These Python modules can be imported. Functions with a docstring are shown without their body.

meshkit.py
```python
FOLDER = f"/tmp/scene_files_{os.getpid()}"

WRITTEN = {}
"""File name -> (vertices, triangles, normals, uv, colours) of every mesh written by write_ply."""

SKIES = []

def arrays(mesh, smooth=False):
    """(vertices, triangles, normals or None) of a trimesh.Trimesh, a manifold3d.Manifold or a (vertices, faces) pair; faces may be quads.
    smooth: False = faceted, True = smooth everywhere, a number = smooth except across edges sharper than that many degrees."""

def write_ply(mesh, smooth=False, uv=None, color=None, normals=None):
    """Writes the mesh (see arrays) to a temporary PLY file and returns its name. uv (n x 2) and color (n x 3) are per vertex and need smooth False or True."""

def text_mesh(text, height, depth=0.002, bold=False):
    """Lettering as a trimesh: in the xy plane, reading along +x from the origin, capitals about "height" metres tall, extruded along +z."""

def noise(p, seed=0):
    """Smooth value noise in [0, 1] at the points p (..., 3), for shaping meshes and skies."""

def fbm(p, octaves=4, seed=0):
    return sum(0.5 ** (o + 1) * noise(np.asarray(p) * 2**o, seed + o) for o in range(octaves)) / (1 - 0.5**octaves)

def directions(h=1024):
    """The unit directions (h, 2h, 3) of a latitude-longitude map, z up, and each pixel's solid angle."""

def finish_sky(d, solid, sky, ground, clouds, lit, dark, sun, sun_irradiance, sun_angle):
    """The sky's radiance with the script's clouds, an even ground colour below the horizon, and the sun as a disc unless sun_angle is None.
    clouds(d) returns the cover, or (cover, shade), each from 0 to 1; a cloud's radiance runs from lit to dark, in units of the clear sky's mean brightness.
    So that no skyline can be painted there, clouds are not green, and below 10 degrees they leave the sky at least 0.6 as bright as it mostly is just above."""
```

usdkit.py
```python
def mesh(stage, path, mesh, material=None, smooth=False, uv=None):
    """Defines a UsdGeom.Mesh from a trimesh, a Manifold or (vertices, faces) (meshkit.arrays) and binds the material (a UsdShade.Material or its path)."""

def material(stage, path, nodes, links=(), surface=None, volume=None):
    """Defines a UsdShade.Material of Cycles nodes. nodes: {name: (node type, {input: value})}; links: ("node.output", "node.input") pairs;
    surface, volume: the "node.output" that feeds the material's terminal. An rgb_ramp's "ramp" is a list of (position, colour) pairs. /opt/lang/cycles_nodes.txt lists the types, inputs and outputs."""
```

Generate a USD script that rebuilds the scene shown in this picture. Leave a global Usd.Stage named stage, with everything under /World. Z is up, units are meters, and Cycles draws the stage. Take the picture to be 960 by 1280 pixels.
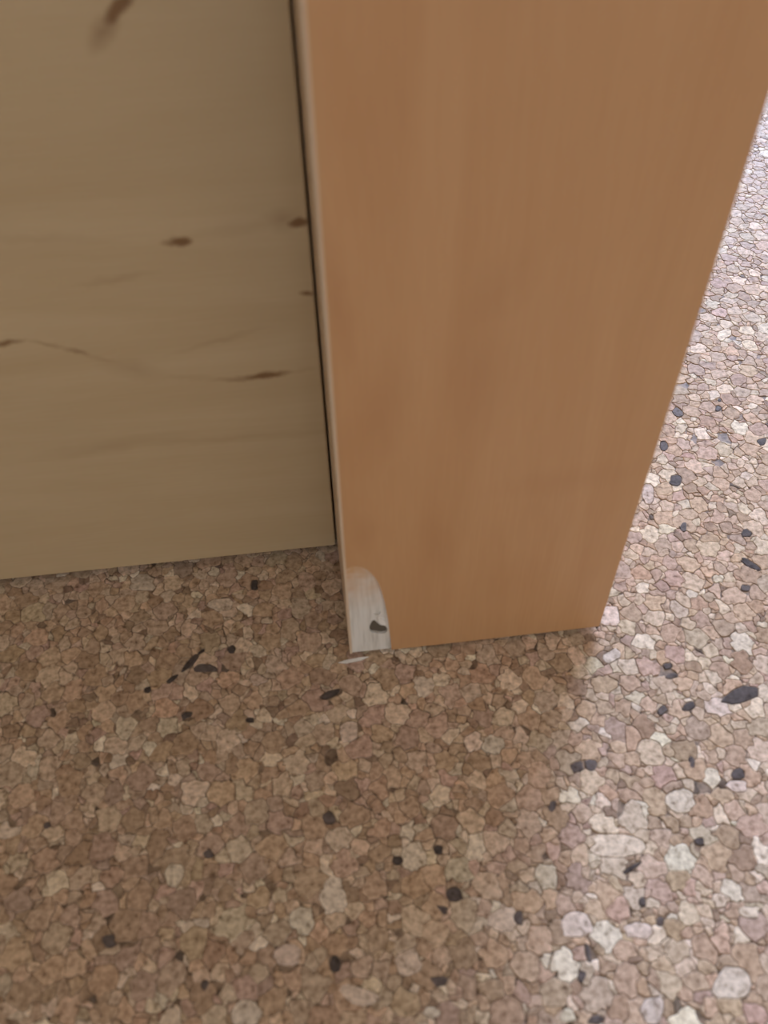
import math, random
import numpy as np, trimesh, manifold3d
import usdkit, meshkit
from pxr import Usd, UsdGeom, UsdLux, UsdShade, Gf, Sdf, Vt
from scipy.spatial import ConvexHull, cKDTree
from scipy.spatial.transform import Rotation
from shapely.geometry import Polygon, Point, box as sbox
from shapely import affinity, union_all
from shapely.strtree import STRtree

stage = Usd.Stage.CreateInMemory()
UsdGeom.SetStageUpAxis(stage, UsdGeom.Tokens.z)
UsdGeom.SetStageMetersPerUnit(stage, 1.0)
UsdGeom.Xform.Define(stage, '/World')

# ------------------------------------------------------------------ camera
CAM = np.array([-0.00448, -0.13616, 0.22498])
PITCH, YAW, ROLL, FPX = 0.8653, -0.11114, -0.01632, 1100.55
CR = (Rotation.from_euler('z', YAW) * Rotation.from_euler('x', math.pi / 2 - PITCH) * Rotation.from_euler('z', ROLL)).as_matrix()
EXPOSURE = -0.78
cam = UsdGeom.Camera.Define(stage, '/World/camera')
M4 = np.eye(4); M4[:3, :3] = CR.T; M4[3, :3] = CAM
cam.AddTransformOp().Set(Gf.Matrix4d(M4.tolist()))
cam.CreateHorizontalApertureAttr(3.6); cam.CreateVerticalApertureAttr(4.8)
cam.CreateFocalLengthAttr(FPX / 960 * 3.6)
cam.CreateClippingRangeAttr(Gf.Vec2f(0.01, 50))
cam.CreateFStopAttr(2.0); cam.CreateFocusDistanceAttr(0.36)
cam.CreateExposureAttr(EXPOSURE)

# ------------------------------------------------------------------ light: an overcast window behind the furniture on the right, and the room's ceiling lamp
WX0, WX1, WZ0, WZ1, WY = 0.78, 2.45, 0.35, 2.40, 2.45          # window opening in the back wall
win = UsdLux.RectLight.Define(stage, '/World/window_daylight')
win.CreateWidthAttr(WX1 - WX0); win.CreateHeightAttr(WZ1 - WZ0)
win.CreateIntensityAttr(60.0); win.CreateColorAttr(Gf.Vec3f(0.77, 0.95, 1.36))
win.AddTranslateOp().Set(Gf.Vec3d((WX0 + WX1) / 2, WY + 0.16, (WZ0 + WZ1) / 2)); win.AddRotateXOp().Set(-90)
dome = UsdLux.DomeLight.Define(stage, '/World/sky')
dome.CreateIntensityAttr(1.0); dome.CreateColorAttr(Gf.Vec3f(0.8, 0.9, 1.0))
VX0, VX1, VZ0, VZ1, VY = -1.3, 0.5, 0.55, 2.05, -2.30           # second window, in the wall behind the photographer
win2 = UsdLux.RectLight.Define(stage, '/World/window_daylight_warm')
win2.CreateWidthAttr(VX1 - VX0); win2.CreateHeightAttr(VZ1 - VZ0)
win2.CreateIntensityAttr(1.1); win2.CreateColorAttr(Gf.Vec3f(1.0, 0.87, 0.66))
win2.AddTranslateOp().Set(Gf.Vec3d((VX0 + VX1) / 2, VY - 0.16, (VZ0 + VZ1) / 2)); win2.AddRotateXOp().Set(90)

# ------------------------------------------------------------------ helpers
used = {}
def path(name, parent=None):
    base = (parent or '/World') + '/' + name
    n = used.get(base, -1) + 1
    used[base] = n
    return base if n == 0 else '%s_%03d' % (base, n)
def tag(p, label=None, category=None, group=None, kind=None):
    for k, v in (('label', label), ('category', category), ('group', group), ('kind', kind)):
        if v: p.SetCustomDataByKey(k, v)
    return p
def obj(name, mesh, mat, parent=None, smooth=False, **kw):
    m = usdkit.mesh(stage, path(name, parent), mesh, mat, smooth=smooth)
    tag(m.GetPrim(), **kw)
    return m
def xf(name, **kw):
    x = UsdGeom.Xform.Define(stage, path(name)); tag(x.GetPrim(), **kw)
    return str(x.GetPath())
def bx(x0, x1, y0, y1, z0, z1, r=0.0):
    """A box; r > 0 rounds its edges."""
    if r <= 0:
        b = trimesh.creation.box((x1 - x0, y1 - y0, z1 - z0)); b.apply_translation(((x0 + x1) / 2, (y0 + y1) / 2, (z0 + z1) / 2)); return b
    s = manifold3d.Manifold.sphere(r, 16)
    return manifold3d.Manifold.batch_hull([s.translate((x, y, z)) for x in (x0 + r, x1 - r) for y in (y0 + r, y1 - r) for z in (z0 + r, z1 - r)])
def bxm(x0, x1, y0, y1, z0, z1):
    return manifold3d.Manifold.cube((x1 - x0, y1 - y0, z1 - z0)).translate((x0, y0, z0))
def cross(poly):
    """A counter-clockwise cross-section, as manifold3d wants it."""
    q = np.asarray(poly, float)
    if (q[:, 0] * np.roll(q[:, 1], -1) - q[:, 1] * np.roll(q[:, 0], -1)).sum() < 0: q = q[::-1]
    return manifold3d.CrossSection([q * 1000.0])
def plate(poly, h):
    """An outline in metres extruded by h along z (built in millimetres for precision)."""
    return manifold3d.Manifold.extrude(cross(poly), h * 1000.0).scale((0.001, 0.001, 0.001))
def mat(name, nodes, links, surface='p.BSDF'):
    return usdkit.material(stage, '/World/Looks/' + name, nodes, links, surface=surface)
def plain(name, col, rough=0.6, **kw):
    return mat(name, {'p': ('principled_bsdf', dict(base_color=col, roughness=rough, **kw))}, [])

# ------------------------------------------------------------------ materials
def wood(name, light, dark, axis, streaks=(), flame=0.35, fine=0.25, rough=0.42, seed=0.0, dark2=None):
    """Birch: axis 0 = grain along x, 2 = grain along z. streaks: (x, z, half length, half width, angle in degrees, strength) in metres on the face."""
    N, L = {}, []
    N['g'] = ('geometry', {})
    sc = (1.0, 1.0, 1.0)
    long_, wide = 5.0, 42.0
    N['m1'] = ('mapping', {'scale': (long_, 12, wide) if axis == 0 else (wide, 12, long_), 'location': (seed, seed, seed)})
    N['n1'] = ('noise_texture', {'scale': 1.0, 'detail': 4.0, 'roughness': 0.55, 'distortion': 1.6})
    N['m2'] = ('mapping', {'scale': (60, 300, 1500) if axis == 0 else (1500, 300, 60)})
    N['n2'] = ('noise_texture', {'scale': 1.0, 'detail': 3.0, 'roughness': 0.6})
    N['r1'] = ('rgb_ramp', {'ramp': [(0.33, (0, 0, 0)), (0.68, (1, 1, 1))]})
    N['r2'] = ('rgb_ramp', {'ramp': [(0.3, (0, 0, 0)), (0.7, (1, 1, 1))]})
    L += [('g.position', 'm1.vector'), ('m1.vector', 'n1.vector'), ('g.position', 'm2.vector'), ('m2.vector', 'n2.vector'), ('n1.fac', 'r1.fac'), ('n2.fac', 'r2.fac')]
    N['f1'] = ('math', {'math_type': 'multiply', 'value2': flame}); N['f2'] = ('math', {'math_type': 'multiply', 'value2': fine})
    L += [('r1.color', 'f1.value1'), ('r2.color', 'f2.value1')]
    N['sum'] = ('math', {'math_type': 'add', 'use_clamp': True}); L += [('f1.value', 'sum.value1'), ('f2.value', 'sum.value2')]
    N['c'] = ('mix', {'color1': light, 'color2': dark}); L += [('sum.value', 'c.fac')]
    last = 'c.color'
    if streaks:
        N['wn'] = ('noise_texture', {'scale': 160.0, 'detail': 3.0})
        N['ws'] = ('vector_math', {'math_type': 'subtract', 'vector2': (0.5, 0.5, 0.5)})
        N['wm'] = ('vector_math', {'math_type': 'scale', 'scale': 0.0035})
        N['wa'] = ('vector_math', {'math_type': 'add'})
        L += [('g.position', 'wn.vector'), ('wn.color', 'ws.vector1'), ('ws.vector', 'wm.vector1'), ('g.position', 'wa.vector1'), ('wm.vector', 'wa.vector2')]
        prev = None
        for i, (x, z, a, b, ang, s) in enumerate(streaks):
            N['s%d' % i] = ('mapping', {'mapping_type': 'texture', 'location': (x, STREAK_Y, z), 'rotation': (0, math.radians(-ang), 0), 'scale': (a, 1.0, b)})
            N['q%d' % i] = ('gradient_texture', {'gradient_type': 'spherical'})
            N['t%d' % i] = ('math', {'math_type': 'multiply', 'value2': s})
            L += [('wa.vector', 's%d.vector' % i), ('s%d.vector' % i, 'q%d.vector' % i), ('q%d.fac' % i, 't%d.value1' % i)]
            if prev:
                N['x%d' % i] = ('math', {'math_type': 'maximum'})
                L += [(prev, 'x%d.value1' % i), ('t%d.value' % i, 'x%d.value2' % i)]
                prev = 'x%d.value' % i
            else:
                prev = 't%d.value' % i
        N['sr'] = ('clamp', {'min': 0.0, 'max': 0.92}); L += [(prev, 'sr.value')]
        N['c2'] = ('mix', {'color2': dark2 or (0.19, 0.09, 0.03)}); L += [('sr.result', 'c2.fac'), (last, 'c2.color1')]
        last = 'c2.color'
    N['b'] = ('bump', {'strength': 0.12, 'distance': 0.0004}); L += [('n2.fac', 'b.height'), ('b.normal', 'p.normal')]
    N['p'] = ('principled_bsdf', {'roughness': rough}); L += [(last, 'p.base_color')]
    return mat(name, N, L)

D = 0.0398       # the front panel's face lies this far behind the leg's face
PH = 0.0030      # its lower edge above the floor
STREAK_Y = D
panel_streaks = [
    (-0.0287, 0.1164, 0.0034, 0.0017, 3, 1.7), (-0.0300, 0.1162, 0.0042, 0.0012, 2, 1.0),
    (-0.0022, 0.1185, 0.0032, 0.0016, 4, 1.8), (-0.0060, 0.1195, 0.0060, 0.0040, 8, 0.35), (-0.012, 0.1182, 0.022, 0.0022, 2, 0.16),
    (-0.0020, 0.0999, 0.0028, 0.0009, -6, 1.1),
    (-0.0150, 0.0762, 0.0080, 0.0014, 3, 1.35), (-0.0215, 0.0758, 0.0090, 0.0012, 1, 0.5), (-0.036, 0.0775, 0.016, 0.0012, -9, 0.13), (-0.0045, 0.0768, 0.006, 0.0012, 4, 0.15),
    (-0.0750, 0.0925, 0.0065, 0.0012, 6, 1.0), (-0.0650, 0.0909, 0.0060, 0.0009, -22, 0.40), (-0.0590, 0.0884, 0.0040, 0.0011, -18, 0.6), (-0.0530, 0.0855, 0.0080, 0.0014, -24, 0.20), (-0.047, 0.0815, 0.0100, 0.0040, -20, 0.22),
    (-0.0310, 0.1638, 0.0065, 0.0016, 40, 1.6), (-0.0350, 0.1600, 0.0055, 0.0028, 42, 0.55),
    (-0.0450, 0.1080, 0.0120, 0.0014, 5, 0.20), (-0.058, 0.1195, 0.018, 0.0016, -8, 0.14),
    (-0.030, 0.055, 0.045, 0.0022, -2, 0.14), (-0.060, 0.056, 0.026, 0.0030, 5, 0.18), (-0.0250, 0.0880, 0.015, 0.0012, 14, 0.18),
]
m_panel = wood('pale_birch_panel', (0.555, 0.418, 0.252), (0.475, 0.34, 0.188), 0, panel_streaks, flame=0.6, fine=0.25)
STREAK_Y = 0.0
leg_streaks = [(0.0330, 0.124, 0.0070, 0.016, -28, 0.26), (0.0310, 0.103, 0.0100, 0.022, 0, 0.28), (0.0100, 0.096, 0.0085, 0.022, -14, 0.32), (0.055, 0.069, 0.024, 0.0060, 4, 0.2),
               (0.006, 0.056, 0.0035, 0.010, 0, 0.3), (0.024, 0.050, 0.005, 0.020, 8, 0.3), (0.045, 0.030, 0.012, 0.014, 0, 0.15), (0.003, 0.125, 0.003, 0.020, 4, 0.4)]
m_leg = wood('orange_birch_veneer', (0.58, 0.33, 0.16), (0.50, 0.258, 0.112), 2, leg_streaks, flame=0.5, fine=0.3, seed=3.7, dark2=(0.42, 0.20, 0.085))
m_edge = wood('edge_banding_wood', (0.70, 0.54, 0.39), (0.62, 0.46, 0.31), 2, flame=0.4, fine=0.3, seed=9.1)
m_side = wood('cabinet_side_wood', (0.58, 0.40, 0.24), (0.50, 0.33, 0.18), 2, flame=0.5, fine=0.3, seed=5.0)
# the bare core under the lost veneer: chalky grey with upright fibres, fading into wood where thin veneer still clings at the top
m_core = mat('bare_core', {
    'g': ('geometry', {}), 'm': ('mapping', {'scale': (900, 200, 60)}), 'n': ('noise_texture', {'scale': 1.0, 'detail': 4.0, 'roughness': 0.65}),
    'r': ('rgb_ramp', {'ramp': [(0.30, (0.58, 0.54, 0.48)), (0.52, (0.76, 0.72, 0.66)), (0.75, (0.80, 0.76, 0.71))]}),
    'xyz': ('separate_xyz', {}), 'mr': ('map_range', {'from_min': 0.022, 'from_max': 0.043, 'to_min': 0.0, 'to_max': 0.85, 'clamp': True}),
    'n2': ('noise_texture', {'scale': 260.0, 'detail': 3.0}), 'mu': ('math', {'math_type': 'multiply'}), 'mu2': ('math', {'math_type': 'multiply', 'value2': 2.0, 'use_clamp': True}),
    'c': ('mix', {'color2': (0.62, 0.375, 0.20)}), 'b': ('bump', {'strength': 0.35, 'distance': 0.0006}),
    'p': ('principled_bsdf', {'roughness': 0.75})},
    [('g.position', 'm.vector'), ('m.vector', 'n.vector'), ('n.fac', 'r.fac'), ('g.position', 'xyz.vector'), ('xyz.z', 'mr.value'), ('g.position', 'n2.vector'), ('n2.fac', 'mu.value1'), ('mr.result', 'mu.value2'), ('mu.value', 'mu2.value1'),
     ('mu2.value', 'c.fac'), ('r.color', 'c.color1'), ('c.color', 'p.base_color'), ('n.fac', 'b.height'), ('b.normal', 'p.normal')])
m_hole = plain('crumbled_chipboard', (0.12, 0.095, 0.07), 0.9)
m_flake = plain('flake_white', (0.84, 0.80, 0.75), 0.6)
m_glide = plain('glide_plastic', (0.05, 0.04, 0.035), 0.6)
CORK_ROUGH = 0.50
m_cork = mat('cork_granule', {
    'a': ('attribute', {'attribute': 'tone'}), 'g': ('geometry', {}),
    'n': ('noise_texture', {'scale': 560.0, 'detail': 5.0, 'roughness': 0.68}), 'n3': ('noise_texture', {'scale': 2600.0, 'detail': 2.0}),
    'r': ('rgb_ramp', {'ramp': [(0.31, (0.30, 0.25, 0.22)), (0.40, (0.72, 0.68, 0.64)), (0.54, (1.03, 1.03, 1.03)), (0.70, (1.32, 1.33, 1.35))]}),
    'mul': ('mix', {'mix_type': 'multiply', 'fac': 1.0}),
    'ad': ('math', {'math_type': 'add'}), 'b': ('bump', {'strength': 0.25, 'distance': 0.0004}),
    'p': ('principled_bsdf', {'roughness': CORK_ROUGH, 'specular_ior_level': 0.08})},
    [('g.position', 'n.vector'), ('g.position', 'n3.vector'), ('n.fac', 'r.fac'), ('a.color', 'mul.color1'), ('r.color', 'mul.color2'), ('mul.color', 'p.base_color'), ('n.fac', 'ad.value1'), ('n3.fac', 'ad.value2'), ('ad.value', 'b.height'), ('b.normal', 'p.normal')])
m_binder = mat('cork_binder', {'g': ('geometry', {}), 'n': ('noise_texture', {'scale': 500.0, 'detail': 3.0}), 'r': ('rgb_ramp', {'ramp': [(0.32, (0.09, 0.055, 0.033)), (0.62, (0.30, 0.205, 0.135))]}), 'p': ('principled_bsdf', {'roughness': 0.6})},
    [('g.position', 'n.vector'), ('n.fac', 'r.fac'), ('r.color', 'p.base_color')])
m_far = mat('cork_sheet', {'g': ('geometry', {}), 'wn': ('noise_texture', {'scale': 420.0, 'detail': 2.0}), 'ws': ('vector_math', {'math_type': 'scale', 'scale': 0.003}), 'wa': ('vector_math', {'math_type': 'add'}),
    'v': ('voronoi_texture', {'scale': 290.0}), 'e': ('voronoi_texture', {'scale': 290.0, 'feature': 'distance_to_edge'}), 's': ('separate_color', {}),
    'n': ('noise_texture', {'scale': 560.0, 'detail': 5.0, 'roughness': 0.68}), 'nr': ('rgb_ramp', {'ramp': [(0.31, (0.30, 0.25, 0.22)), (0.40, (0.72, 0.68, 0.64)), (0.54, (1.03, 1.03, 1.03)), (0.70, (1.32, 1.33, 1.35))]}),
    'r': ('rgb_ramp', {'ramp': [(0.0, (0.17, 0.12, 0.085)), (0.06, (0.38, 0.265, 0.175)), (0.5, (0.58, 0.425, 0.29)), (1.0, (0.74, 0.60, 0.45))]}), 'er': ('rgb_ramp', {'ramp': [(0.0, (0.50, 0.40, 0.32)), (0.06, (1, 1, 1))]}),
    'mul': ('mix', {'mix_type': 'multiply', 'fac': 1.0}), 'mu2': ('mix', {'mix_type': 'multiply', 'fac': 1.0}), 'p': ('principled_bsdf', {'roughness': CORK_ROUGH, 'specular_ior_level': 0.08})},
    [('g.position', 'wn.vector'), ('wn.color', 'ws.vector1'), ('g.position', 'wa.vector1'), ('ws.vector', 'wa.vector2'), ('wa.vector', 'v.vector'), ('wa.vector', 'e.vector'), ('g.position', 'n.vector'), ('n.fac', 'nr.fac'),
     ('v.color', 's.color'), ('s.r', 'r.fac'), ('e.distance', 'er.fac'), ('r.color', 'mul.color1'), ('er.color', 'mul.color2'), ('mul.color', 'mu2.color1'), ('nr.color', 'mu2.color2'), ('mu2.color', 'p.base_color')])
m_wall = mat('painted_wall', {'g': ('geometry', {}), 'n': ('noise_texture', {'scale': 60.0, 'detail': 4.0}), 'b': ('bump', {'strength': 0.1, 'distance': 0.002}), 'p': ('principled_bsdf', {'base_color': (0.46, 0.36, 0.24), 'roughness': 0.8})}, [('g.position', 'n.vector'), ('n.fac', 'b.height'), ('b.normal', 'p.normal')])
m_ceil = plain('ceiling_paint', (0.60, 0.51, 0.38), 0.85)
m_frame = plain('window_frame_paint', (0.80, 0.79, 0.77), 0.4)
m_glass = mat('window_glass', {'t': ('transparent_bsdf', {}), 'gl': ('glossy_bsdf', {'roughness': 0.0}), 'f': ('fresnel', {'IOR': 1.45}), 'x': ('mix_closure', {})}, [('f.fac', 'x.fac'), ('t.BSDF', 'x.closure1'), ('gl.BSDF', 'x.closure2')], surface='x.closure')

# ------------------------------------------------------------------ room shell
RX0, RX1, RY0, RY1, RZ = -1.9, 2.8, -2.3, WY, 2.65
S = dict(kind='structure')
obj('wall_left', bx(RX0 - 0.1, RX0, RY0 - 0.1, RY1 + 0.2, -0.02, RZ + 0.1), m_wall, **S, label='plain light wall on the left of the room')
obj('wall_right', bx(RX1, RX1 + 0.1, RY0 - 0.1, RY1 + 0.2, -0.02, RZ + 0.1), m_wall, **S, label='plain light wall on the right of the room')
obj('ceiling', bx(RX0, RX1, RY0, RY1, RZ, RZ + 0.1), m_ceil, **S, label='plain pale ceiling')
def window_wall(wall, wname, y, out, x0, x1, z0, z1, wl, ll):
    """A wall with an opening, and the window in it; out = +1 / -1 points outdoors."""
    t0, t1 = sorted((y, y + 0.15 * out))
    wb = bxm(RX0, RX1, t0, t1, -0.02, RZ + 0.1) - bxm(x0, x1, t0 - 0.1, t1 + 0.1, z0, z1)
    obj(wall, wb, m_wall, **S, label=wl)
    w = xf(wname, **S, label=ll)
    f0, f1 = sorted((y + 0.05 * out, y + 0.10 * out)); yc = y + 0.075 * out
    fr = bxm(x0, x1, f0, f1, z0, z1)
    for a, b in ((x0 + 0.05, (x0 + x1) / 2 - 0.03), ((x0 + x1) / 2 + 0.03, x1 - 0.05)):
        fr = fr - bxm(a, b, f0 - 0.1, f1 + 0.1, z0 + 0.05, z1 - 0.05)
        obj('window_pane', bx(a - 0.005, b + 0.005, yc - 0.002, yc + 0.002, z0 + 0.045, z1 - 0.045), m_glass, w)
    obj('window_frame', fr, m_frame, w)
window_wall('wall_back', 'window_1', RY1, 1, WX0, WX1, WZ0, WZ1, 'light back wall pierced by the daylight window', 'white framed window in the back wall beyond the furniture')
window_wall('wall_front', 'window_2', RY0, -1, VX0, VX1, VZ0, VZ1, 'light wall with a window behind the photographer', 'white framed window in the wall behind the photographer')

# ------------------------------------------------------------------ cork floor: granules of every size pressed into a sheet
def image(P):
    q = (np.atleast_2d(P) - CAM) @ CR
    return np.c_[480 + FPX * q[:, 0] / -q[:, 2], 640 - FPX * q[:, 1] / -q[:, 2]]
rng = np.random.default_rng(11)
GX0, GX1, GY0, GY1 = -0.17, 0.36, -0.16, 0.38          # the granules are built here; beyond lies the sheet
zone = sbox(GX0, GY0, GX1, GY1).difference(sbox(GX0, 0.065, 0.068, GY1 + 1))   # nothing to see behind the cabinet
n_try = 150000
rad = np.sort(np.clip(np.exp(rng.normal(math.log(0.00095), 0.60, n_try)), 0.00050, 0.0032))[::-1]
pos = np.c_[rng.uniform(GX0 - .01, GX1 + .01, n_try), rng.uniform(GY0 - .01, GY1 + .01, n_try)]
pos = pos[~((pos[:, 0] < 0.058) & (pos[:, 1] > 0.075))]
rad = rad[np.sort(rng.choice(n_try, len(pos), replace=False))]
cell = 0.004
grid, P, Rr = {}, [], []
for (x, y), r in zip(pos.tolist(), rad.tolist()):
    i, j = int(x / cell + 1000), int(y / cell + 1000)
    ok = True
    for a in (i - 1, i, i + 1, i - 2, i + 2):
        for b in (j - 1, j, j + 1, j - 2, j + 2):
            for k in grid.get((a, b), ()):
                if (x - P[k][0]) ** 2 + (y - P[k][1]) ** 2 < (0.86 * (r + Rr[k])) ** 2:
                    ok = False; break
            if not ok: break
        if not ok: break
    if ok:
        grid.setdefault((i, j), []).append(len(P)); P.append((x, y)); Rr.append(r)
P, Rr = np.array(P), np.array(Rr)
# power diagram by lifting
S0 = 1000.0
Q = P * S0; hull = ConvexHull(np.c_[Q, (Q ** 2).sum(1) - (Rr * S0) ** 2])
low = hull.equations[:, 2] < -1e-9
eq, fc = hull.equations[low], hull.simplices[low]
pv = np.c_[-eq[:, 0] / eq[:, 2] / 2, -eq[:, 1] / eq[:, 2] / 2] / S0
cells = [[] for _ in range(len(P))]
for f, v in zip(fc, pv):
    for k in f: cells[k].append(v)
def warp(xy):
    p3 = np.c_[xy * 420.0, np.zeros(len(xy))]
    p4 = np.c_[xy * 1100.0, np.zeros(len(xy))]
    d = np.c_[meshkit.noise(p3, 1) - .5, meshkit.noise(p3, 2) - .5] * 0.0020 + np.c_[meshkit.noise(p4, 3) - .5, meshkit.noise(p4, 4) - .5] * 0.0014
    return xy + d
def densify(xy, step):
    out = []
    for a, b in zip(xy, np.roll(xy, -1, 0)):
        n = max(1, int(round(np.linalg.norm(b - a) / step)))
        out += [a + (b - a) * t / n for t in range(n)]
    return np.array(out)
rings = []
for k, c in enumerate(cells):
    if len(c) < 3: continue
    c = np.array(c)
    if np.abs(c - P[k]).max() > 0.012 or not zone.contains(Point(P[k])): continue
    ang = np.arctan2(*(c - c.mean(0)).T[::-1])
    rings.append(densify(c[np.argsort(ang)], 0.0008))
flat = warp(np.vstack(rings))
polys = []
for c in np.split(flat, np.cumsum([len(r) for r in rings])[:-1]):
    g = Polygon(c)
    if not g.is_valid: g = g.buffer(0)
    if g.geom_type == 'Polygon' and not g.is_empty: polys.append(g)
# dark bark flecks and pale large granules that the photograph shows one by one (mm: centre, two half axes)
DARK = [(-42.08, 1.7, 3.49, -0.46, 0.01, -1.21), (-34.57, 7.28, 1.18, -0.15, -0.02, -1.38), (-47.79, -12.84, 1.51, 0.6, 0.4, -0.95), (-29.95, -16.64, 1.11, -0.14, -0.02, -0.74), (-58.94, -3.25, 0.8, -0.1, 0.05, -1.04), (-27.29, 29.85, 1.0, -0.13, -0.05, -1.85), (91.26, -14.9, -0.01, -1.01, -1.48, -0.36), (91.27, -18.36, -0.14, -0.76, -1.68, -0.1), (92.94, -28.36, 0.06, -0.92, -2.14, -0.67), (85.2, -28.6, 0.18, -0.99, -1.62, -0.66), (109.05, -26.65, 5.64, 1.29, -0.12, -2.02), (57.28, -41.7, 1.76, 0.09, -0.15, -1.55), (60.81, -41.7, 1.59, -0.52, -0.68, -1.48), (129.54, 17.34, 2.01, -2.34, -0.93, -0.99), (124.43, 8.6, 1.47, -0.19, -0.53, -1.31), (88.04, -44.53, 0.74, -0.1, -0.59, -1.64), (99.09, -49.36, 1.68, -0.22, -0.59, -1.49), (130.36, 88.12, 1.17, -1.56, -1.35, -1.69), (119.71, 71.97, 1.41, -0.19, -0.91, -2.69), (118.35, 55.35, 2.18, -0.29, -0.81, -2.33), (113.86, 35.39, 1.3, -0.17, -0.81, -2.29), (146.01, 88.17, 1.02, -0.14, -0.55, -1.45), (154.82, 69.26, 1.69, -0.23, -0.8, -1.92), (133.22, 29.73, 1.55, -0.21, -0.65, -1.61), (18.7, -70.03, 1.48, 0.57, 0.62, -1.55), (14.24, -73.02, 2.26, -0.48, -0.23, -0.89), (33.04, -77.25, 1.05, -0.13, -0.34, -1.51), (47.77, -51.56, 0.61, -0.51, -1.11, -1.25), (11.7, -88.41, 2.04, 0.06, 0.03, -0.99), (5.99, -60.26, 1.19, -0.15, -0.13, -0.97), (16.59, -58.81, 1.2, -0.15, -0.2, -1.18), (47.55, -86.79, 0.57, 0.02, -0.17, -2.03), (44.88, -91.6, 0.78, -0.39, -0.78, -1.09), (66.45, -82.42, 0.85, -0.11, -0.32, -0.96), (82.67, -65.24, 1.2, -0.15, -0.32, -0.87), (63.65, -77.64, 0.77, -0.1, -0.29, -0.89), (-41.32, -52.41, 1.21, -0.15, 0.01, -0.9), (-41.88, -82.47, 0.92, -0.12, 0.01, -1.25), (-11.81, -81.86, 1.3, -0.16, -0.13, -1.53), (-10.03, -47.12, 1.54, -0.2, -0.12, -1.46), (-64.87, -69.87, 1.71, -0.22, 0.11, -1.43), (-6.83, -11.58, 0.38, -0.94, -2.68, -1.32), (-82.92, -39.67, 0.82, -0.11, 0.1, -0.85), (45.5, -100.71, 2.01, 0.05, -0.06, -0.78), (63.63, -69.4, 2.35, 1.05, 0.19, -0.51), (148.2, 92.29, 0.59, -0.08, -0.32, -0.84), (-51.97, -0.48, 1.66, 1.15, 0.35, -0.59), (-46.77, 4.2, 2.28, 2.41, 0.59, -0.75), (-43.54, 7.62, 0.9, 0.77, 0.23, -0.35)]
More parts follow.
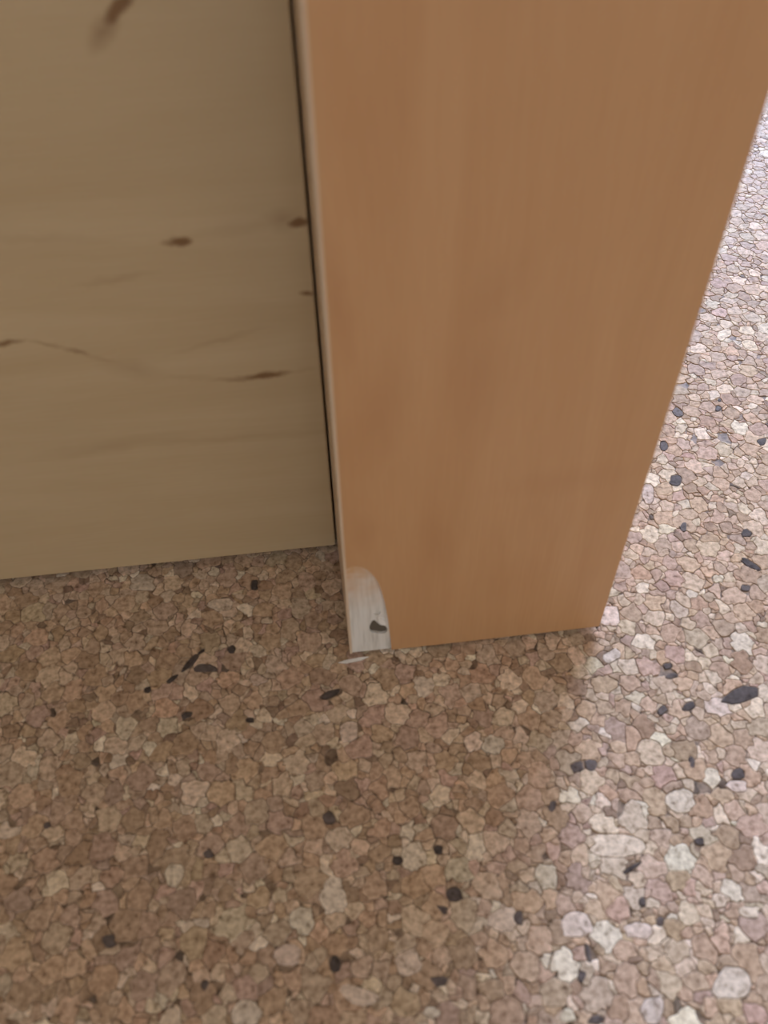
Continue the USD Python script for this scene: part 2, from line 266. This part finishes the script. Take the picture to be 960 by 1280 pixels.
PALE = [(97.7, -52.31, 2.71, -0.35, -0.58, -1.47), (60.72, -83.68, 2.99, -0.91, -0.95, -1.81), (81.74, -54.2, 3.68, 0.17, -0.46, -2.69), (46.34, -80.59, 3.79, -0.48, -0.75, -2.78), (5.29, -83.68, 3.3, 0.65, 0.69, -2.82), (61.37, -63.33, 6.26, -1.25, -1.01, -2.68), (58.6, -100.27, 2.32, -0.29, -0.86, -2.61), (-62.35, 35.41, 4.02, -0.53, 0.17, -3.13), (-38.06, 23.93, 4.17, -0.1, 0.16, -2.4), (-2.53, -23.86, 2.42, -0.31, -0.3, -3.08), (80.97, -55.18, 2.89, -0.37, -0.72, -2.05), (88.33, -83.0, 2.86, -0.36, -0.57, -1.39), (-22.49, -78.77, 3.17, -0.4, -0.13, -2.4), (-32.47, -89.26, 3.24, -0.41, -0.06, -2.72), (-6.58, -89.26, 3.92, -1.47, -0.7, -1.66), (79.16, 4.07, 3.36, -0.44, -1.07, -3.63), (106.85, 50.57, 2.42, -0.32, -1.36, -4.18), (76.31, -9.7, 2.65, 1.16, 0.34, -1.69), (-49.81, -56.48, 2.38, -0.3, 0.08, -2.72), (78.43, -97.53, 4.54, -0.57, -1.23, -3.15), (39.48, -99.15, 1.78, -0.23, -0.33, -1.24), (9.23, -94.53, 1.61, -0.2, -0.18, -1.1)]
def blob(q, seed, p=2.3):
    x, y, ux, uy, vx, vy = q
    t = np.linspace(0, 2 * math.pi, 15)[:-1]
    r = 1 + 0.62 * (meshkit.noise(np.c_[np.cos(t) * 1.7 + 7 * seed, np.sin(t) * 1.7, t * 0], seed) - .5)
    c, s = np.sign(np.cos(t)) * np.abs(np.cos(t)) ** (2 / p), np.sign(np.sin(t)) * np.abs(np.sin(t)) ** (2 / p)
    return Polygon(np.c_[x + r * (c * ux + s * vx), y + r * (c * uy + s * vy)] / 1000.0).buffer(0)
special = [(blob(q, i), 'dark') for i, q in enumerate(DARK)] + [(blob(q, i + 100, 2.5), 'pale') for i, q in enumerate(PALE)]
tree = STRtree(polys)
gone, cut = set(), {}
for g, _ in special:
    for i in tree.query(g.buffer(0.00015)):
        if i in gone: continue
        left = cut.get(i, polys[i]).difference(g.buffer(0.00012))
        if left.geom_type != 'Polygon':
            left = max(left.geoms, key=lambda q: q.area) if len(getattr(left, 'geoms', ())) else left
        if left.is_empty or left.area < 0.8e-6: gone.add(i)
        else: cut[i] = left
grains = []                                            # (polygon, tone, kind)
TONES = [((0.470, 0.345, 0.255), 30), ((0.520, 0.405, 0.315), 24), ((0.590, 0.485, 0.390), 14), ((0.455, 0.330, 0.270), 14), ((0.400, 0.285, 0.205), 11), ((0.660, 0.575, 0.480), 5), ((0.300, 0.215, 0.160), 6), ((0.150, 0.115, 0.095), 1.8)]
tw = np.array([t[1] for t in TONES], float); tw /= tw.sum()
for i, g in enumerate(polys):
    if i in gone: continue
    g = cut.get(i, g)
    gap = 0.00002 + 0.00015 * rng.random() ** 2
    g = g.buffer(-gap - 0.00016).buffer(0.00016)
    if g.is_empty: continue
    if g.geom_type != 'Polygon': g = max(g.geoms, key=lambda q: q.area)
    if g.area < 0.35e-6: continue
    k = rng.choice(len(TONES), p=tw)
    if (g.area > 9e-6 and k == 6) or (g.area > 4e-6 and k == 7): k = 0
    c = np.array((1.12, 1.08, 1.0)) * np.array(TONES[k][0]) * rng.uniform(0.84, 1.16) * (1 + rng.normal(0, 0.017, 3))
    grains.append((g, c, 'granule'))
for g, kind in special:
    if g.is_empty: continue
    c = np.array((0.11, 0.088, 0.08)) * rng.uniform(0.7, 1.5) if kind == 'dark' else np.array((0.68, 0.555, 0.44)) * rng.uniform(0.86, 1.08) * (1 + rng.normal(0, 0.02, 3))
    grains.append((g, c, kind))
def grain_mesh(g):
    """A slightly domed, tilted chip with a rounded rim that goes down into the binder."""
    g = g.simplify(0.00009)
    xy = np.array(g.exterior.coords)[:-1]
    if not g.exterior.is_ccw: xy = xy[::-1]
    c = np.array(g.representative_point().coords[0]); ct = np.array(g.centroid.coords[0])
    if g.contains(Point(ct)): c = ct
    n, w = len(xy), math.sqrt(g.area)
    tilt = rng.normal(0, 0.010, 2)
    def top(q, z): return np.c_[q, z + (q - c) @ tilt]
    inner = c + (xy - c) * max(0.6, 1 - 0.00030 / w)
    h = rng.uniform(-0.00012, 0.0)
    V = np.vstack([top(c[None], h + 0.00003), top(inner, h), top(xy, h - 0.00010), np.c_[xy, np.full(n, -0.0007)]])
    i = np.arange(n); j = (i + 1) % n
    F = np.vstack([np.c_[np.zeros(n, int), 1 + i, 1 + j], np.c_[1 + i, 1 + n + i, 1 + n + j], np.c_[1 + i, 1 + n + j, 1 + j], np.c_[1 + n + i, 1 + 2 * n + i, 1 + 2 * n + j], np.c_[1 + n + i, 1 + 2 * n + j, 1 + n + j]])
    return V, F
floor = xf('floor', kind='structure', label='cork floor of pressed brown and beige granules')
hole = plate(np.array(zone.buffer(-0.001, join_style='mitre').exterior.coords)[:-1], 0.02).translate((0, 0, -0.0007))
sheet = manifold3d.Manifold.cube((RX1 - RX0 + .1, RY1 - RY0 + .1, 0.006)).translate((RX0 - .05, RY0 - .05, -0.0061)) - hole
obj('cork_sheet', sheet, m_far, floor)
bed = np.array(zone.buffer(0.001, join_style='mitre').exterior.coords)[:-1]
obj('binder', plate(bed, 0.00058).translate((0, 0, -0.00092)), m_binder, floor, label='dark brown binder between the granules')
# which granules show largest in the photograph
hide = union_all([Polygon(image(np.array(q))) for q in ([[0, 0, 0], [0.075, 0, 0], [0.075, 0, 0.2], [0, 0, 0.2]], [[0, D, PH], [-0.14, D, PH], [-0.14, D, 0.2], [0, D, 0.2]])])
frame = sbox(0, 0, 960, 1280).difference(hide)
cen = np.array([g.centroid.coords[0] for g, _, _ in grains]); img = image(np.c_[cen, cen[:, 0] * 0])
score = np.array([g.area for g, _, _ in grains]) / ((np.c_[cen, cen[:, 0] * 0] - CAM) ** 2).sum(1)
score[[not frame.contains(Point(p)) for p in img]] = 0
score[[i for i, g in enumerate(grains) if g[2] != 'granule' and score[i] > 0]] += 1e9
first = set(np.argsort(-score)[:296].tolist())
def tone(prim, arr):
    UsdGeom.PrimvarsAPI(prim).CreatePrimvar('tone', Sdf.ValueTypeNames.Color3fArray, 'vertex').Set(Vt.Vec3fArray.FromNumpy(np.asarray(arr, np.float32)))
VV, FF, CC, base = [], [], [], 0
for i, (g, c, kind) in enumerate(grains):
    V, F = grain_mesh(g)
    if i in first:
        m = usdkit.mesh(stage, path('bark_fleck' if kind == 'dark' else 'cork_granule', floor), (V, F), m_cork)
        tone(m, np.tile(c, (len(V), 1)))
    else:
        VV.append(V); FF.append(F + base); CC.append(np.tile(c, (len(V), 1))); base += len(V)
m = usdkit.mesh(stage, path('small_granules', floor), (np.vstack(VV), np.vstack(FF)), m_cork)
tone(m, np.vstack(CC)); tag(m.GetPrim(), kind='stuff', label='smaller granules filling the cork floor')
print('granules', len(grains), 'triangles', sum(len(f) for f in FF))

# ------------------------------------------------------------------ the wooden cabinet: leg board in front, panel set back on the left
W, LD, H, Z0 = 0.075, 0.060, 0.92, 0.0013
T, E = 0.0006, 0.0007            # veneer and edge band
cab = xf('cabinet', label='birch veneer cabinet with chipped front leg standing on the cork floor', category='cabinet')
def face(poly_xz, y0, y1):
    """An upright plate: (x, z) outline extruded from y0 to y1 (y1 > y0)."""
    e = plate(poly_xz, y1 - y0)   # local x, z -> x, y
    return e.rotate((90, 0, 0)).translate((0, y1, 0))
scar = np.array([(0.0, 42.3), (0.73, 43.0), (2.22, 43.9), (3.4, 43.75), (4.68, 43.1), (6.0, 41.9), (7.1, 40.2), (8.2, 37.7), (9.12, 34.9), (9.75, 31.4), (10.32, 27.3), (10.9, 22.3), (11.35, 17.3), (11.7, 12.2), (12.05, 6.7), (12.3, Z0 * 1000)]) / 1000
outline = [(E, H), (E, scar[0][1])] + scar[1:].tolist() + [(W - E, Z0), (W - E, H)]
core = manifold3d.Manifold.cube((W - 2 * E, LD - T, H - Z0)).translate((E, T, Z0))
gouge = np.array([(6.0, 12.3), (6.2, 14.6), (6.9, 16.9), (7.6, 17.2), (8.4, 15.6), (9.2, 14.3), (10.6, 13.6), (11.3, 11.6), (10.9, 9.9), (9.4, 9.6), (7.8, 10.4), (6.5, 11.0)]) / 1000
nick = np.array([(7.5, 20.6), (8.2, 21.8), (9.2, 21.9), (9.5, 20.7), (8.9, 19.5), (8.0, 19.5)]) / 1000
core = core - face(gouge, T - 0.001, T + 0.0030) - face(nick, T - 0.001, T + 0.0005)
legp = str(obj('leg', core, m_core, cab, label='right-hand leg board with chalky grey core showing at its broken corner').GetPath())
obj('front_veneer', face(outline, 0.0, T), m_leg, legp, label='orange birch veneer face broken away at the lower left corner')
obj('edge_band', face([(0, Z0), (E, Z0), (E, H), (0, H)], 0.0002, LD), m_edge, legp, label='pale narrow edge band')
obj('edge_band', face([(W - E, Z0), (W, Z0), (W, H), (W - E, H)], 0.0, LD), m_leg, legp)
deep = face(np.array(gouge) * 1.0, T + 0.0008, T + 0.0029)
obj('gouge', deep, m_hole, legp, label='dark crumbled hole in the exposed core')
ridge = np.array([(8.6, 18.4), (10.2, 17.6), (10.9, 15.2), (10.5, 14.2), (9.4, 15.0), (8.7, 16.6)]) / 1000
obj('core_splinter', face(ridge, T - 0.0004, T + 0.0002), m_flake, legp, label='whitish raised splinter beside the hole')
obj('glide', bx(0.02, 0.05, 0.02, 0.05, 0.0, Z0), m_glide, legp)
obj('front_panel', bx(-0.80, -0.0006, D, D + 0.018, PH, H, 0.0006), m_panel, cab, smooth=30, label='pale birch panel with horizontal grain and brown streaks, set back beside the leg')
obj('corner_block', bx(-0.030, 0.0295, LD, LD + 0.018, 0.022, H), m_side, cab)
obj('bottom_board', bx(-0.829, 0.0295, LD, 0.40, 0.003, 0.021), m_side, cab)
obj('back_panel', bx(-0.829, 0.0295, 0.401, 0.407, 0.003, H), m_side, cab)
obj('side_panel', bx(0.030, 0.048, LD, 0.42, 0.003, H), m_side, cab)
obj('cabinet_top', bx(-0.90, 0.08, -0.005, 0.43, H, H + 0.022, 0.002), m_side, cab, smooth=30)
obj('leg', bx(-0.875, -0.8011, 0, LD, 0.0, H, 0.0005), m_leg, cab, smooth=30)
obj('side_panel', bx(-0.848, -0.830, LD, 0.42, 0.003, H), m_side, cab)

# a sliver of the broken face lying at the chipped corner
fl = np.array([(-3.6, -1.75), (-1.8, -1.25), (0.4, -1.05), (3.3, -0.80), (5.4, -0.85), (3.0, -1.75), (0.6, -2.0), (-1.6, -2.15)]) / 1000
v = plate(fl, 0.0004).translate((0, 0, 0.0001))
obj('veneer_sliver', v, m_flake, label='thin whitish sliver lying on the cork floor below the chipped leg corner', category='sliver')
